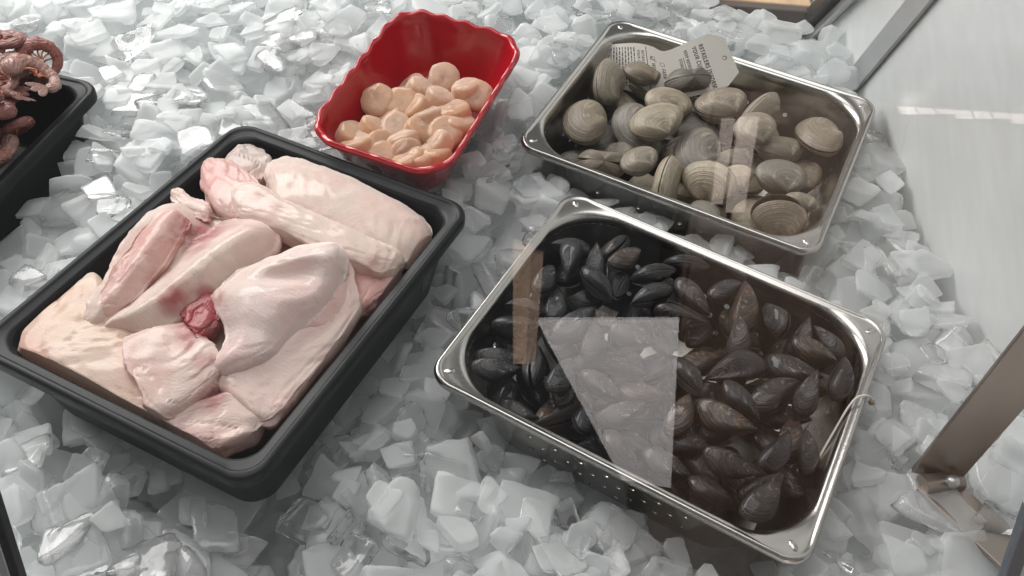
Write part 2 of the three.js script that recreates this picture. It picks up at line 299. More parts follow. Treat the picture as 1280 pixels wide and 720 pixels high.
// measured places inside the trays, in millimetres
const MUSSELS = [[-150,-94,-152,54,0],[-124,-126,78,54,1],[-101,-112,-80,60,2],[-103,-151,107,56,3],[-115,-89,-70,56,0],[-130,-68,68,54,0],[-76,-115,83,69,2],[-51,-142,40,54,1],[-27,-146,119,54,0],[-25,-130,16,54,1],[-9,-101,-24,57,0],[-38,-85,-37,74,0],[-78,-59,-28,54,0],[-54,-67,-124,54,0],[-102,-37,-31,56,0],[-119,-12,-86,54,0],[-93,-80,57,54,0],[-145,-50,91,54,0],[-24,-58,15,59,1],[-73,-25,6,54,0],[-81,12,66,63,0],[-51,29,46,65,0],[-4,41,22,54,0],[6,89,8,68,0],[0,-11,73,54,1],[27,-16,43,54,0],[-133,41,30,54,1],[-136,75,32,54,0],[-122,92,32,54,0],[-107,80,115,54,1],[-93,83,127,54,0],[-68,91,92,54,0],[19,-127,60,54,0],[37,-89,106,71,0],[41,-116,125,54,1],[43,-134,64,54,0],[64,-107,108,54,3],[77,-123,86,54,3],[76,-151,-3,64,0],[107,-121,5,54,0],[73,-67,-131,74,0],[119,-94,-161,54,0],[149,-94,-127,54,3],[46,-29,-137,69,0],[93,-16,57,73,0],[132,-61,41,54,0],[48,9,-16,56,0],[66,38,-3,68,0],[119,-16,91,54,3],[141,-19,83,54,0],[140,14,-44,54,0],[110,37,-25,54,0],[99,67,-32,56,0],[67,87,11,54,0],[135,50,46,54,0],[146,69,73,59,0],[92,95,8,54,0],[115,103,20,54,0],[-44,85,-4,54,0],[-78,47,105,54,0],[-113,49,94,54,0],[-122,12,110,54,0],[-50,-11,20,54,0],[-11,74,48,54,0],[32,56,88,54,0],[20,26,-40,54,0],[41,95,-4,54,0],[147,-53,97,54,0],[109,-58,6,54,0],[34,-65,95,54,0],[12,-50,6,54,0],[150,-16,90,54,0],[108,9,-54,54,0]];
const CLAMS = [[-138,-39,95,66,1],[-141,44,109,66,0],[-101,24,120,66,0],[-94,-22,93,61,2],[-108,-73,45,53,0],[-52,-42,30,58,0],[-66,-90,30,56,1],[-52,4,44,62,0],[-10,17,90,66,0],[-91,64,15,53,1],[-47,76,66,46,0],[-29,61,98,59,2],[24,73,0,58,1],[0,-78,51,66,0],[40,-102,66,61,2],[24,1,102,66,0],[82,-47,37,59,0],[98,7,22,57,0],[78,42,87,66,0],[113,71,22,58,1],[117,-68,119,66,0],[130,3,92,66,0],[123,46,79,57,0],[65,-60,43,50,0],[55,10,65,62,0],[-28,-106,45,56,0],[-147,-8,95,66,0],[8,73,55,55,0],[-77,48,77,62,0]];
const SCALLOPS = [[-30,-56],[1,-71],[-12,-41],[35,-61],[49,-57],[13,-36],[36,-22],[-45,-7],[-5,-12],[-21,-13],[-30,34],[-11,20],[15,16],[-34,60],[-5,65],[34,54],[41,9],[40,28],[-45,50],[6,46],[48,-9],[5,35],[13,-6],[44,41]];
const FILLETS = [
  ["left slab",10,14,"tan",[[-140,59,-108,58,-14],[-121,107,-76,82,-10],[-105,149,-38,99,-8],[-54,162,-11,112,-9],[-4,161,25,126,-12],[29,154,41,137,-15]]],
  ["right under",8,14,"pink",[[61,-51,83,-70,-8],[77,-40,113,-73,-10],[97,-15,115,-35,-12],[108,-5,110,-13,-14]]],
  ["bottom lens",9,14,"pale",[[33,149,71,101,-12],[55,153,93,107,-14],[77,152,102,114,-16],[93,147,104,127,-18]]],
  ["back skin",7,14,"grey",[[-120,-120,-104,-108,-10],[-114,-140,-82,-105,-9],[-95,-148,-69,-113,-9],[-74,-142,-64,-124,-10]]],
  ["back lump",11,16,"pink",[[-124,-101,-111,-78,0],[-106,-102,-80,-54,3],[-80,-100,-44,-42,5],[-48,-89,-24,-45,6],[-24,-78,-14,-51,5]]],
  ["small tip",6,12,"pale",[[-130,-53,-114,-41,2],[-114,-51,-96,-32,3],[-93,-48,-76,-30,4],[-70,-46,-58,-28,4]]],
  ["narrow roll",12,14,"cream",[[-70,-74,-54,-53,8],[-49,-83,-30,-42,11],[-6,-77,9,-44,12],[37,-77,51,-45,10],[75,-78,86,-47,6],[101,-82,109,-53,0],[116,-84,118,-69,-5]]],
  ["lower slab",8,16,"pale",[[46,-57,60,-65,8],[59,-13,90,-35,6],[71,28,110,-9,1],[69,64,114,20,-3],[56,89,112,57,-6],[54,104,111,95,-9],[84,117,110,116,-13]]],
  ["front slab",10,18,"pale",[[-37,111,-2,70,1],[-11,130,31,80,2],[12,143,51,95,0],[32,154,56,109,-4],[43,154,55,123,-8]]],
  ["red core",5,10,"blood",[[-10,67,-2,36,8],[6,78,19,55,8],[22,87,28,70,6]]]];
const FOLDED = [
  ["back right",14,"cream",[[[-70,-120,-4],[-60,-110,2],[-52,-103,2],[-48,-100,0],[-48,-100,-6]],[[-71,-143,-6],[-49,-116,10],[-33,-97,13],[-23,-83,10],[-21,-78,-2]],[[-53,-162,-8],[-24,-127,12],[-2,-103,16],[17,-85,12],[27,-73,0]],[[-10,-166,-10],[20,-128,12],[40,-105,14],[58,-88,8],[70,-75,-2]],[[38,-163,-14],[63,-129,8],[81,-109,9],[97,-90,4],[108,-78,-6]],[[78,-157,-18],[96,-132,0],[107,-116,2],[116,-103,-2],[122,-94,-12]],[[109,-143,-20],[116,-130,-10],[119,-124,-10],[119,-122,-12],[118,-123,-18]]]],
  ["long fold",12,"cream",[[[-119,-23,4],[-105,-34,10],[-70,-41,2],[-6,-47,16],[10,-49,10]],[[-112,5,6],[-91,-10,17],[-57,-29,1],[-5,-26,27],[17,-25,8]],[[-106,34,4],[-81,20,17],[-58,-2,0],[-11,5,28],[10,10,6]],[[-95,64,2],[-75,50,13],[-60,33,-2],[-18,39,26],[3,46,4]],[[-86,93,0],[-69,80,9],[-63,63,-4],[-26,69,21],[-7,75,2]],[[-79,107,-4],[-67,102,4],[-62,90,-2],[-38,92,13],[-25,95,-2]],[[-73,112,-8],[-66,110,-4],[-64,107,-4],[-58,106,2],[-53,106,-6]]]],
  ["side flap",8,"pale",[[[71,-22,20],[80,-28,19],[87,-39,8]],[[80,-2,17],[90,-13,15],[99,-24,4]],[[82,19,13],[95,8,10],[109,-2,0]],[[81,37,6],[96,28,4],[109,23,-4]]]],
  ["rose strip",9,"rose",[[[-98,-17,16],[-85,-21,20],[-68,-19,9]],[[-93,14,17],[-77,9,22],[-63,7,8]],[[-86,50,14],[-70,46,19],[-57,42,5]],[[-79,83,8],[-65,79,12],[-55,75,1]],[[-77,102,0],[-67,101,4],[-62,98,-3]]]],
  ["centre fold",9,"white",[[[29,-18,18],[40,-29,26],[56,-38,31],[66,-47,29],[68,-55,18]],[[17,2,18],[42,-3,31],[65,-11,38],[81,-22,36],[84,-38,16]],[[9,23,16],[35,17,26],[55,1,22],[83,-6,27],[91,-22,12]],[[6,44,12],[36,39,28],[65,29,31],[85,15,24],[94,6,8]],[[24,59,8],[47,55,25],[69,46,26],[80,37,18],[88,34,4]],[[40,73,6],[56,67,18],[71,61,18],[80,55,12],[86,52,0]],[[43,94,4],[57,88,12],[70,82,12],[79,75,8],[82,69,-2]],[[43,105,-2],[51,102,4],[58,99,4],[63,97,2],[68,94,-4]]]]];
const TAG = [[[-28.6,36.9,-118.0],[11.7,-14.2,-112.0]],[[-42.2,29.3,-112.0],[-0.5,-21.7,-104.0]],[[-55.8,20.5,-106.0],[-13.8,-29.7,-96.0]],[[-82.5,5.4,-90.0],[-46.4,-39.6,-78.0]],[[-96.8,6.9,-90.0],[-66.5,-43.7,-74.0]],[[-117.2,2.8,-92.0],[-91.7,-48.7,-72.0]],[[-154.4,-12.8,-92.0],[-143.2,-50.7,-70.0]]];

// ---------------------------------------------------------------- bivalves
// one valve grown from its beak: curves of growth g, each the outline shrunk towards the beak
function valve(outline, beak, T, prof, nG, nT, ridge = () => 0) {
  const pos = [], uv = [], idx = [], reach = Math.max(...Array.from({ length: nT }, (_, j) => { const [ox, oz] = outline(j / nT * 6.2832); return Math.hypot(ox - beak[0], oz - beak[1]); }));
  for (let i = 0; i <= nG; i++) {
    const g = 1 - (1 - i / nG) ** 1.35;
    for (let j = 0; j <= nT; j++) {
      const th = j / nT * 2 * Math.PI, [ox, oz] = outline(th), far = Math.min(1, Math.hypot(ox - beak[0], oz - beak[1]) / (0.85 * reach));
      const r = ridge(g, th), y = T * prof(g, th) * far ** 0.75 * (1 + r) + r * 0.01;
      pos.push(beak[0] + g * (ox - beak[0]), y, beak[1] + g * (oz - beak[1])); uv.push(j / nT, g);
    }
  }
  { // the lip turns in
    const c = nT + 1; for (let j = 0; j <= nT; j++) { const [ox, oz] = outline(j / nT * 2 * Math.PI); pos.push(ox * 0.95, 0.012, oz * 0.95); uv.push(j / nT, 1); }
  }
  const c = nT + 1; for (let i = 0; i <= nG; i++) for (let j = 0; j < nT; j++) { const a = i * c + j; idx.push(a, a + c, a + 1, a + 1, a + c, a + c + 1); }
  const geo = new THREE.BufferGeometry(); geo.setAttribute('position', new THREE.Float32BufferAttribute(pos, 3)); geo.setAttribute('uv', new THREE.Float32BufferAttribute(uv, 2)); geo.setIndex(idx);
  geo.computeVertexNormals();
  const N = geo.attributes.normal; for (let i = 0; i <= nG + 1; i++) { const a = i * c, b = a + nT, v = V3(N.getX(a) + N.getX(b), N.getY(a) + N.getY(b), N.getZ(a) + N.getZ(b)).normalize(); N.setXYZ(a, v.x, v.y, v.z); N.setXYZ(b, v.x, v.y, v.z); }
  return geo;
}
// a pair of valves, the lower one mirrored, opened by an angle about the hinge line
function pair(top, hinge, gape) {
  const low = top.clone().scale(1, -1, 1); const ix = low.index.array; for (let i = 0; i < ix.length; i += 3) { const t = ix[i]; ix[i] = ix[i + 1]; ix[i + 1] = t; } low.computeVertexNormals();
  return [top, low].map((g, k) => { const s = k ? -1 : 1, o = g.clone(); o.translate(0, s * 0.004, 0); o.applyMatrix4(hinge(s * gape)); return o; });
}
const growth = (u, v, warp) => v + warp * tileNoise(u, v * 0.5, 6, 2, 3);
// --- mussels: tip of the shell at +x
const musselOut = (bow, fat) => (th) => { const c = Math.cos(th), s = Math.sin(th), x = 0.5 * Math.sign(c) * Math.abs(c) ** 0.92, t = (0.5 - x), w = fat * Math.min(1, (t + 0.004) ** 0.66 * 1.26) * (s > 0 ? 1.12 : 0.88); return [x, w * Math.sign(s) * Math.abs(s) ** 0.9 + bow * Math.cos(x * 3.1)]; };
const musselProf = (g) => Math.max(0, g) ** 0.62 * Math.max(0, 1 - g ** 2.5) ** 0.72 * 1.36;
const musselHinge = (a) => new THREE.Matrix4().makeTranslation(0.5, 0, 0).multiply(new THREE.Matrix4().makeRotationZ(-a)).multiply(new THREE.Matrix4().makeTranslation(-0.5, 0, 0));
const musselShapes = [[0.05, 0.27, 0.23, 0], [-0.02, 0.255, 0.24, 0.012], [0.07, 0.245, 0.22, 0], [0.03, 0.275, 0.225, 0.03], [0.06, 0.26, 0.22, 0.015]].map(([bow, fat, T, gape], k) => pair(valve(musselOut(bow, fat), [0.485, bow * 0.05], T, musselProf, 15, 30, (g, th) => 0.012 * Math.sin(g * 46 + 2 * noise(th * 2, g * 3, k)) * g + 0.05 * noise(Math.cos(th) * 2 + k * 9, Math.sin(th) * 2, g * 4)), musselHinge, gape));
function musselMat(k) {
  const brown = [0.18, 0.5, 0.95, 0.3][k], worn = [0.35, 0.5, 0.5, 0.85][k];
  const map = tex(384, 384, (u, v) => {
    const g = growth(u, v, 0.014), band = 0.5 + 0.5 * Math.sin(g * 60 + 5 * noise(g * 9, k, 1)), n = tileNoise(u, v, 9, k * 7, 4), fine = tileNoise(u, v, 60, k, 3);
    let c = [0.085 + 0.03 * fine, 0.09 + 0.03 * fine, 0.105 + 0.03 * fine];
    const b = clamp(brown * (0.5 + 0.8 * n), 0, 1) * (0.8 + 0.2 * band); c = [lerp(c[0], 0.31 + 0.1 * fine, b), lerp(c[1], 0.22 + 0.08 * fine, b), lerp(c[2], 0.15 + 0.05 * fine, b)];
    const ring = smooth(0.86, 1, band) * 0.05; c = c.map((q, i) => q + ring * [0.9, 0.85, 0.8][i]);
    // eroded pale scrapes
    const e = smooth(0.3, 0.58, tileNoise(u, v, 14, 5 + k * 3, 5) + 0.3 * tileNoise(u, v, 70, 9, 2)) * worn * smooth(0.96, 0.5, v); c = [lerp(c[0], 0.55, e), lerp(c[1], 0.52, e), lerp(c[2], 0.5, e)];
    return c;
  }, { srgb: true });
  const bump = tex(384, 384, (u, v) => { const g = growth(u, v, 0.014); return 0.5 + 0.22 * Math.sin(g * 60 + 5 * noise(g * 9, k, 1)) + 0.14 * Math.sin(g * 190) + 0.3 * tileNoise(u, v, 40, k, 4); });
  return phys({ name: 'mussel_shell', map, bumpMap: bump, bumpScale: 0.0007, roughness: 0.48, specularIntensity: 0.7, clearcoat: 0.3, clearcoatRoughness: 0.12 });
}
const musselMats = [0, 1, 2, 3].map(musselMat);
const MCOL = ['black', 'dark brown-black', 'brown ringed', 'scraped black'];
// --- clams: hinge at +z, beak leaning to +x
const clamOut = (th) => { const c = Math.cos(th), s = Math.sin(th), e = 1 + 0.04 * Math.cos(2 * th + 0.6); return [0.5 * c * e, (s > 0 ? 0.40 * s ** 1.0 - 0.05 * (c * c) * s : 0.40 * s) * e]; };
const clamProf = (g) => (g ** 0.55 * Math.max(0, 1 - g * g) ** 0.8 * 1.55);
const clamHinge = (a) => new THREE.Matrix4().makeTranslation(0, 0, 0.36).multiply(new THREE.Matrix4().makeRotationX(a)).multiply(new THREE.Matrix4().makeTranslation(0, 0, -0.36));
const clamShapes = [[0.25, 0, 1], [0.265, 0.006, 2], [0.24, 0.01, 3], [0.25, 0.16, 4]].map(([T, gape, k]) => pair(valve(clamOut, [0.08, 0.385], T, clamProf, 26, 36, (g, th) => (0.0035 * Math.sin(g * 70 + 3 * noise(th, g * 6, k)) + 0.005 * Math.sin(g * 21 + k)) * smooth(0.1, 0.4, g) + 0.03 * noise(Math.cos(th) * 1.5 + k * 5, Math.sin(th) * 1.5, g * 3)), clamHinge, gape));
function clamMat(k) {
  const base = [[0.52, 0.485, 0.43], [0.45, 0.43, 0.395], [0.60, 0.555, 0.48], [0.49, 0.445, 0.38]][k];
  const map = tex(384, 384, (u, v) => {
    const g = growth(u, v, 0.008), n = 0.6 * tileNoise(u, v, 3, k * 5, 2), f = tileNoise(u, v, 50, k, 3), band = 0.5 + 0.5 * Math.sin(g * 36 + 6 * noise(g * 7, k, 3)), fineBand = 0.5 + 0.5 * Math.sin(g * 150 + 4 * noise(g * 20, u * 3, 3));
    const m = 0.92 + 0.05 * band + 0.07 * fineBand + 0.2 * n + 0.12 * f, dark = smooth(0.2, 0.6, tileNoise(u, v, 7, 20 + k, 4)) * 0.3, pale = smooth(0.25, 0.6, tileNoise(u, v, 6, 40 + k, 3)) * 0.35;
    return base.map((q, i) => lerp(lerp(q * m, [0.36, 0.32, 0.28][i], dark), [0.75, 0.7, 0.62][i], pale));
  }, { srgb: true });
  const bump = tex(384, 384, (u, v) => { const g = growth(u, v, 0.008); return 0.5 + 0.25 * Math.sin(g * 150 + 4 * noise(g * 20, u * 3, 3)) + 0.2 * Math.sin(g * 70) + 0.25 * tileNoise(u, v, 40, k, 3); });
  return phys({ name: 'clam_shell', map, bumpMap: bump, bumpScale: 0.0004, roughness: 0.5, clearcoat: 0.15, clearcoatRoughness: 0.3 });
}
const clamMats = [0, 1, 2, 3].map(clamMat);

// lays shells in a pan, the loose ones below first and the measured ones on top
function fillPan(f, list, shapes, fill, level, make, limit, grow, rare, small) {
  const hw = PAN.hw - 0.0125, hd = PAN.hd - 0.0125, slope = 0.25;
  const p = new Pile(-0.18, 0.18, -0.15, 0.15, 0.003, (x, z) => { const r = 0.05, qx = Math.abs(x) - hw + r, qz = Math.abs(z) - hd + r, e = Math.hypot(Math.max(qx, 0), Math.max(qz, 0)) + Math.min(Math.max(qx, qz), 0) - r; return e > 0 ? 0.3 : Math.max(-PAN.depth + 0.001, -PAN.depth + (e + 0.024) / slope); });
  const merged = shapes.map(([a, b]) => mergeGeometries([a, b])), q = new THREE.Quaternion(), m = new THREE.Matrix4();
  let n = 0;
  const drop = (x, z, quat, L, k, top, visible, style) => {
    m.compose(V3(0, 0, 0), quat, V3(L, L, L)); const pos = turned(merged[k], m), sp = p.spans(pos, merged[k].index.array);
    let y = p.rest(sp, x, z), t = 0; while (y > top && t++ < 34) { x -= 0.0035 * Math.sign(x) * (Math.abs(x) > hw * 0.62 ? 1 : 0); z -= 0.0035 * Math.sign(z) * (Math.abs(z) > hd * 0.62 ? 1 : 0); y = p.rest(sp, x, z); if (Math.abs(x) <= hw * 0.62 && Math.abs(z) <= hd * 0.62) break; }
    if (y > top) { if (!visible) return; }
    if (visible) { const x0 = x, z0 = z; for (let t2 = 0; t2 < 40 && y > limit; t2++) { const r = 0.003 + 0.0007 * t2; x = clamp(x0 + rr(-r, r), -hw, hw); z = clamp(z0 + rr(-r, r), -hd, hd); y = p.rest(sp, x, z); } if (y > limit + 0.004) return; }
    y -= 0.002; p.stamp(sp, x, y, z, n++);
    m.setPosition(x, y, z); make(f.clone().multiply(m), k, visible, style);
  };
  const loose = (count, tries, top, size) => {
    for (let i = 0, end = n + count; i < tries && n < end; i++) {
      q.setFromEuler(new THREE.Euler(rr(-0.6, 0.6), rr(0, 6.283), rr(-0.35, 0.35), 'YXZ'));
      const spot = Array.from({ length: i % 3 ? 1 : 5 }, () => { const x = rr(-hw, hw) * 0.92, z = rr(-hd, hd) * 0.9, k = Math.floor((z + 0.15) / 0.003) * p.nx + Math.floor((x + 0.18) / 0.003); return [x, z, p.h[k]]; }).sort((a, b) => a[2] - b[2])[0];
      drop(spot[0], spot[1], q, rr(...size), Math.floor(rnd() * 3), top, false, -1);
    }
  };
  loose(fill, fill * 9, level, [0.05, 0.062]);
  for (const [x, z, yaw, L, style] of list) {
    const D = Math.PI / 180, roll = style === 1 ? rr(0.95, 1.25) * (rnd() < 0.5 ? -1 : 1) : style === 2 ? rr(1.2, 1.6) : rr(-0.45, 0.45), pitch = style === 3 ? rr(0.35, 0.6) : style === 2 ? rr(0.3, 0.6) : rr(-0.25, 0.25);
    q.setFromEuler(new THREE.Euler(0, yaw * D, 0)).multiply(new THREE.Quaternion().setFromAxisAngle(V3(0, 0, 1), pitch)).multiply(new THREE.Quaternion().setFromAxisAngle(V3(1, 0, 0), roll));
    drop(x / 1000, z / 1000, q, L / 1000 * grow, style === 1 && rnd() < rare ? 3 : [0, 1, 2, shapes.length - 1 === 3 ? 1 : 4][Math.floor(rnd() * 4)], 0.0, true, style);
  }
  loose(90, 2600, limit - 0.010, small);
  loose(30, 900, limit - 0.014, [small[0] * 0.82, small[0]]);
}
const shell = (name, category, group, shapes, mats, label) => (m, k, visible, style) => {
  const w = V3(0, 0, 0).setFromMatrixPosition(m).applyMatrix4(F.mussel.inv), c = name === 'mussel' ? (w.x > -0.01 ? [1, 2, 1, 2, 0, 3][Math.floor(rnd() * 6)] : [0, 0, 3, 0, 3, 1, 2][Math.floor(rnd() * 7)]) : Math.floor(rnd() * mats.length), g = thing(name, label(c, k, visible, style), category, group); m.decompose(g.position, g.quaternion, g.scale);  // browner shells on the right half paint in a brown reflection of the glass
  for (const v of shapes[k]) mesh('shell_valve', v, mats[c], g);
};
fillPan(F.mussel, [[118, 12, 95, 58, 0], [112, 74, 60, 58, 0], [121, 44, 80, 56, 0], [88, 86, 15, 60, 0], ...MUSSELS], musselShapes, 240, -0.030, shell('mussel', 'mussel', 'mussels heaped in the steel pan', musselShapes, musselMats, (c, k, v, s) => `${MCOL[c]} mussel ${k === 3 ? 'gaping slightly' : s === 1 || s === 2 ? 'lying on its edge' : s === 3 ? 'standing on end' : 'lying flat'} in the mussel pan`), 0.003, 0.83, 0.6, [0.038, 0.047]);
fillPan(F.clam, CLAMS, clamShapes, 34, -0.05, shell('clam', 'clam', 'clams in the steel pan', clamShapes, clamMats, (c, k, v, s) => `${['grey tan', 'dull grey', 'pale cream', 'brownish grey'][c]} clam ${k === 3 ? 'gaping open' : s === 1 ? 'resting on its edge' : s === 2 ? 'standing up' : 'lying closed'} in the clam pan`), -0.012, 0.98, 0.3, [0.04, 0.052]);

// ---------------------------------------------------------------- paper tag among the clams
{
  const cv = document.createElement('canvas'); cv.width = 512; cv.height = 1024; const x = cv.getContext('2d');
  x.fillStyle = '#efece4'; x.fillRect(0, 0, 512, 1024); x.fillStyle = '#2b2a2a'; x.textBaseline = 'middle';
  const t = (s, y, size, bold = true, x0 = 40, c = '#2b2a2a') => { x.fillStyle = c; x.font = `${bold ? 'bold ' : ''}${size}px sans-serif`; x.fillText(s, x0, y); };
  t('RETAILERS INFORM', 190, 46, true, 60); t('YOUR CUSTOMERS', 245, 46, true, 60); t('KEEP REFRIGERATED', 318, 34, true, 60); x.fillRect(120, 345, 330, 4); t('STORE', 372, 32, true, 120);
  t('PRODUCT', 440, 44, true, 230); t('FARM', 520, 42, true, 200); t('WILD', 600, 42, true, 170);
  x.strokeStyle = '#55504c'; x.lineWidth = 4; x.strokeRect(140, 505, 34, 34); x.strokeRect(105, 585, 34, 34); x.strokeStyle = '#8a3a30'; x.lineWidth = 7; x.beginPath(); x.moveTo(104, 598); x.lineTo(122, 618); x.lineTo(150, 570); x.stroke();
  x.fillStyle = '#2b2a2a'; x.fillRect(20, 648, 470, 6); t('RETAILERS', 684, 34, true, 60); t('YOUR CUSTOMERS', 722, 34, true, 60);
  x.fillStyle = '#4a4846'; for (let r = 0; r < 9; r++) { let px = 40; while (px < 450) { const w = 14 + rnd() * 34; x.fillRect(px, 756 + r * 26, w, 10); px += w + 9; } }
  const map = new THREE.CanvasTexture(cv); map.colorSpace = THREE.SRGBColorSpace;
  const cU = new THREE.CatmullRomCurve3(TAG.map((a) => V3(...a[0]).multiplyScalar(0.001))), cL = new THREE.CatmullRomCurve3(TAG.map((a) => V3(...a[1]).multiplyScalar(0.001)));
  const N = 40, M = 14, pos = [], uv = [], idx = [];
  for (const s of [0, 1]) for (let i = 0; i <= N; i++) { const A = cU.getPointAt(i / N), B = cL.getPointAt(i / N), d = cU.getTangentAt(i / N).cross(B.clone().sub(A)).normalize().multiplyScalar(s * 0.0004); for (let j = 0; j <= M; j++) {
    const clip = i / N < 0.1 ? (0.1 - i / N) * 1.6 : 0, t = clip + (1 - 2 * clip) * j / M, P = A.clone().lerp(B, t).add(d); pos.push(P.x, P.y, P.z); uv.push(t, 1 - i / N); } }
  const c = M + 1, o = (N + 1) * c;
  for (let i = 0; i < N; i++) for (let j = 0; j < M; j++) { const a = i * c + j; idx.push(a, a + 1, a + c, a + 1, a + c + 1, a + c, o + a, o + a + c, o + a + 1, o + a + 1, o + a + c, o + a + c + 1); }
  const g = new THREE.BufferGeometry(); g.setAttribute('position', new THREE.Float32BufferAttribute(pos, 3)); g.setAttribute('uv', new THREE.Float32BufferAttribute(uv, 2)); g.setIndex(idx); g.computeVertexNormals();
  const paper = thing('paper_tag', 'curled white printed paper tag tucked among the clams', 'paper tag'); F.clam.decompose(paper.position, paper.quaternion, paper.scale);
  mesh('sheet', g, std({ map, roughness: 0.75 }), paper);
  const hp = cU.getPointAt(0.055).lerp(cL.getPointAt(0.055), 0.5), hg = new THREE.TorusGeometry(0.0022, 0.0006, 8, 18), nrm = cU.getTangentAt(0.05).cross(cL.getPointAt(0.05).sub(cU.getPointAt(0.05))).normalize(); hg.lookAt(nrm); hg.translate(hp.x, hp.y, hp.z); mesh('eyelet', hg, std({ color: lin(0.12, 0.09, 0.07), roughness: 0.6 }), paper);
}

// ---------------------------------------------------------------- raw fish
const fleshBump = tex(512, 512, (u, v) => 0.5 + 0.2 * tileNoise(u, v, 14, 3, 4) + 0.16 * tileNoise(u, v, 90, 8, 3) + 0.05 * Math.sin(v * 6.2832 * 26 + 3.5 * tileNoise(u, v, 5, 2, 2)) * (0.4 + 0.6 * tileNoise(u, v, 6, 12, 2)));
const flesh = phys({ name: 'raw_fish', color: 0xffffff, vertexColors: true, roughness: 0.92, transmission: 0.3, thickness: 0, bumpMap: fleshBump, bumpScale: 0.0009, clearcoat: 0.7, clearcoatRoughness: 0.2 });
const TONE = { cream: [0.82, 0.655, 0.575], white: [0.84, 0.69, 0.65], pale: [0.82, 0.615, 0.555], pink: [0.75, 0.42, 0.375], rose: [0.78, 0.46, 0.40], tan: [0.73, 0.52, 0.39], grey: [0.58, 0.47, 0.42], blood: [0.20, 0.016, 0.026] };
const BLOOD = [[-55, -14, 26, 1.0], [-40, 14, 20, 0.4], [-48, 44, 20, 0.35], [-30, -30, 22, 0.3], [2, 62, 25, 1], [13, 75, 22, 1], [61, 120, 15, 0.75], [40, 100, 12, 0.5], [-2, 46, 12, 0.7], [-40, 10, 18, 0.35], [-17, 70, 12, 0.5], [20, 92, 13, 0.7], [100, -50, 12, 0.25], [-75, 60, 22, 0.25], [-90, 20, 30, 0.22]];
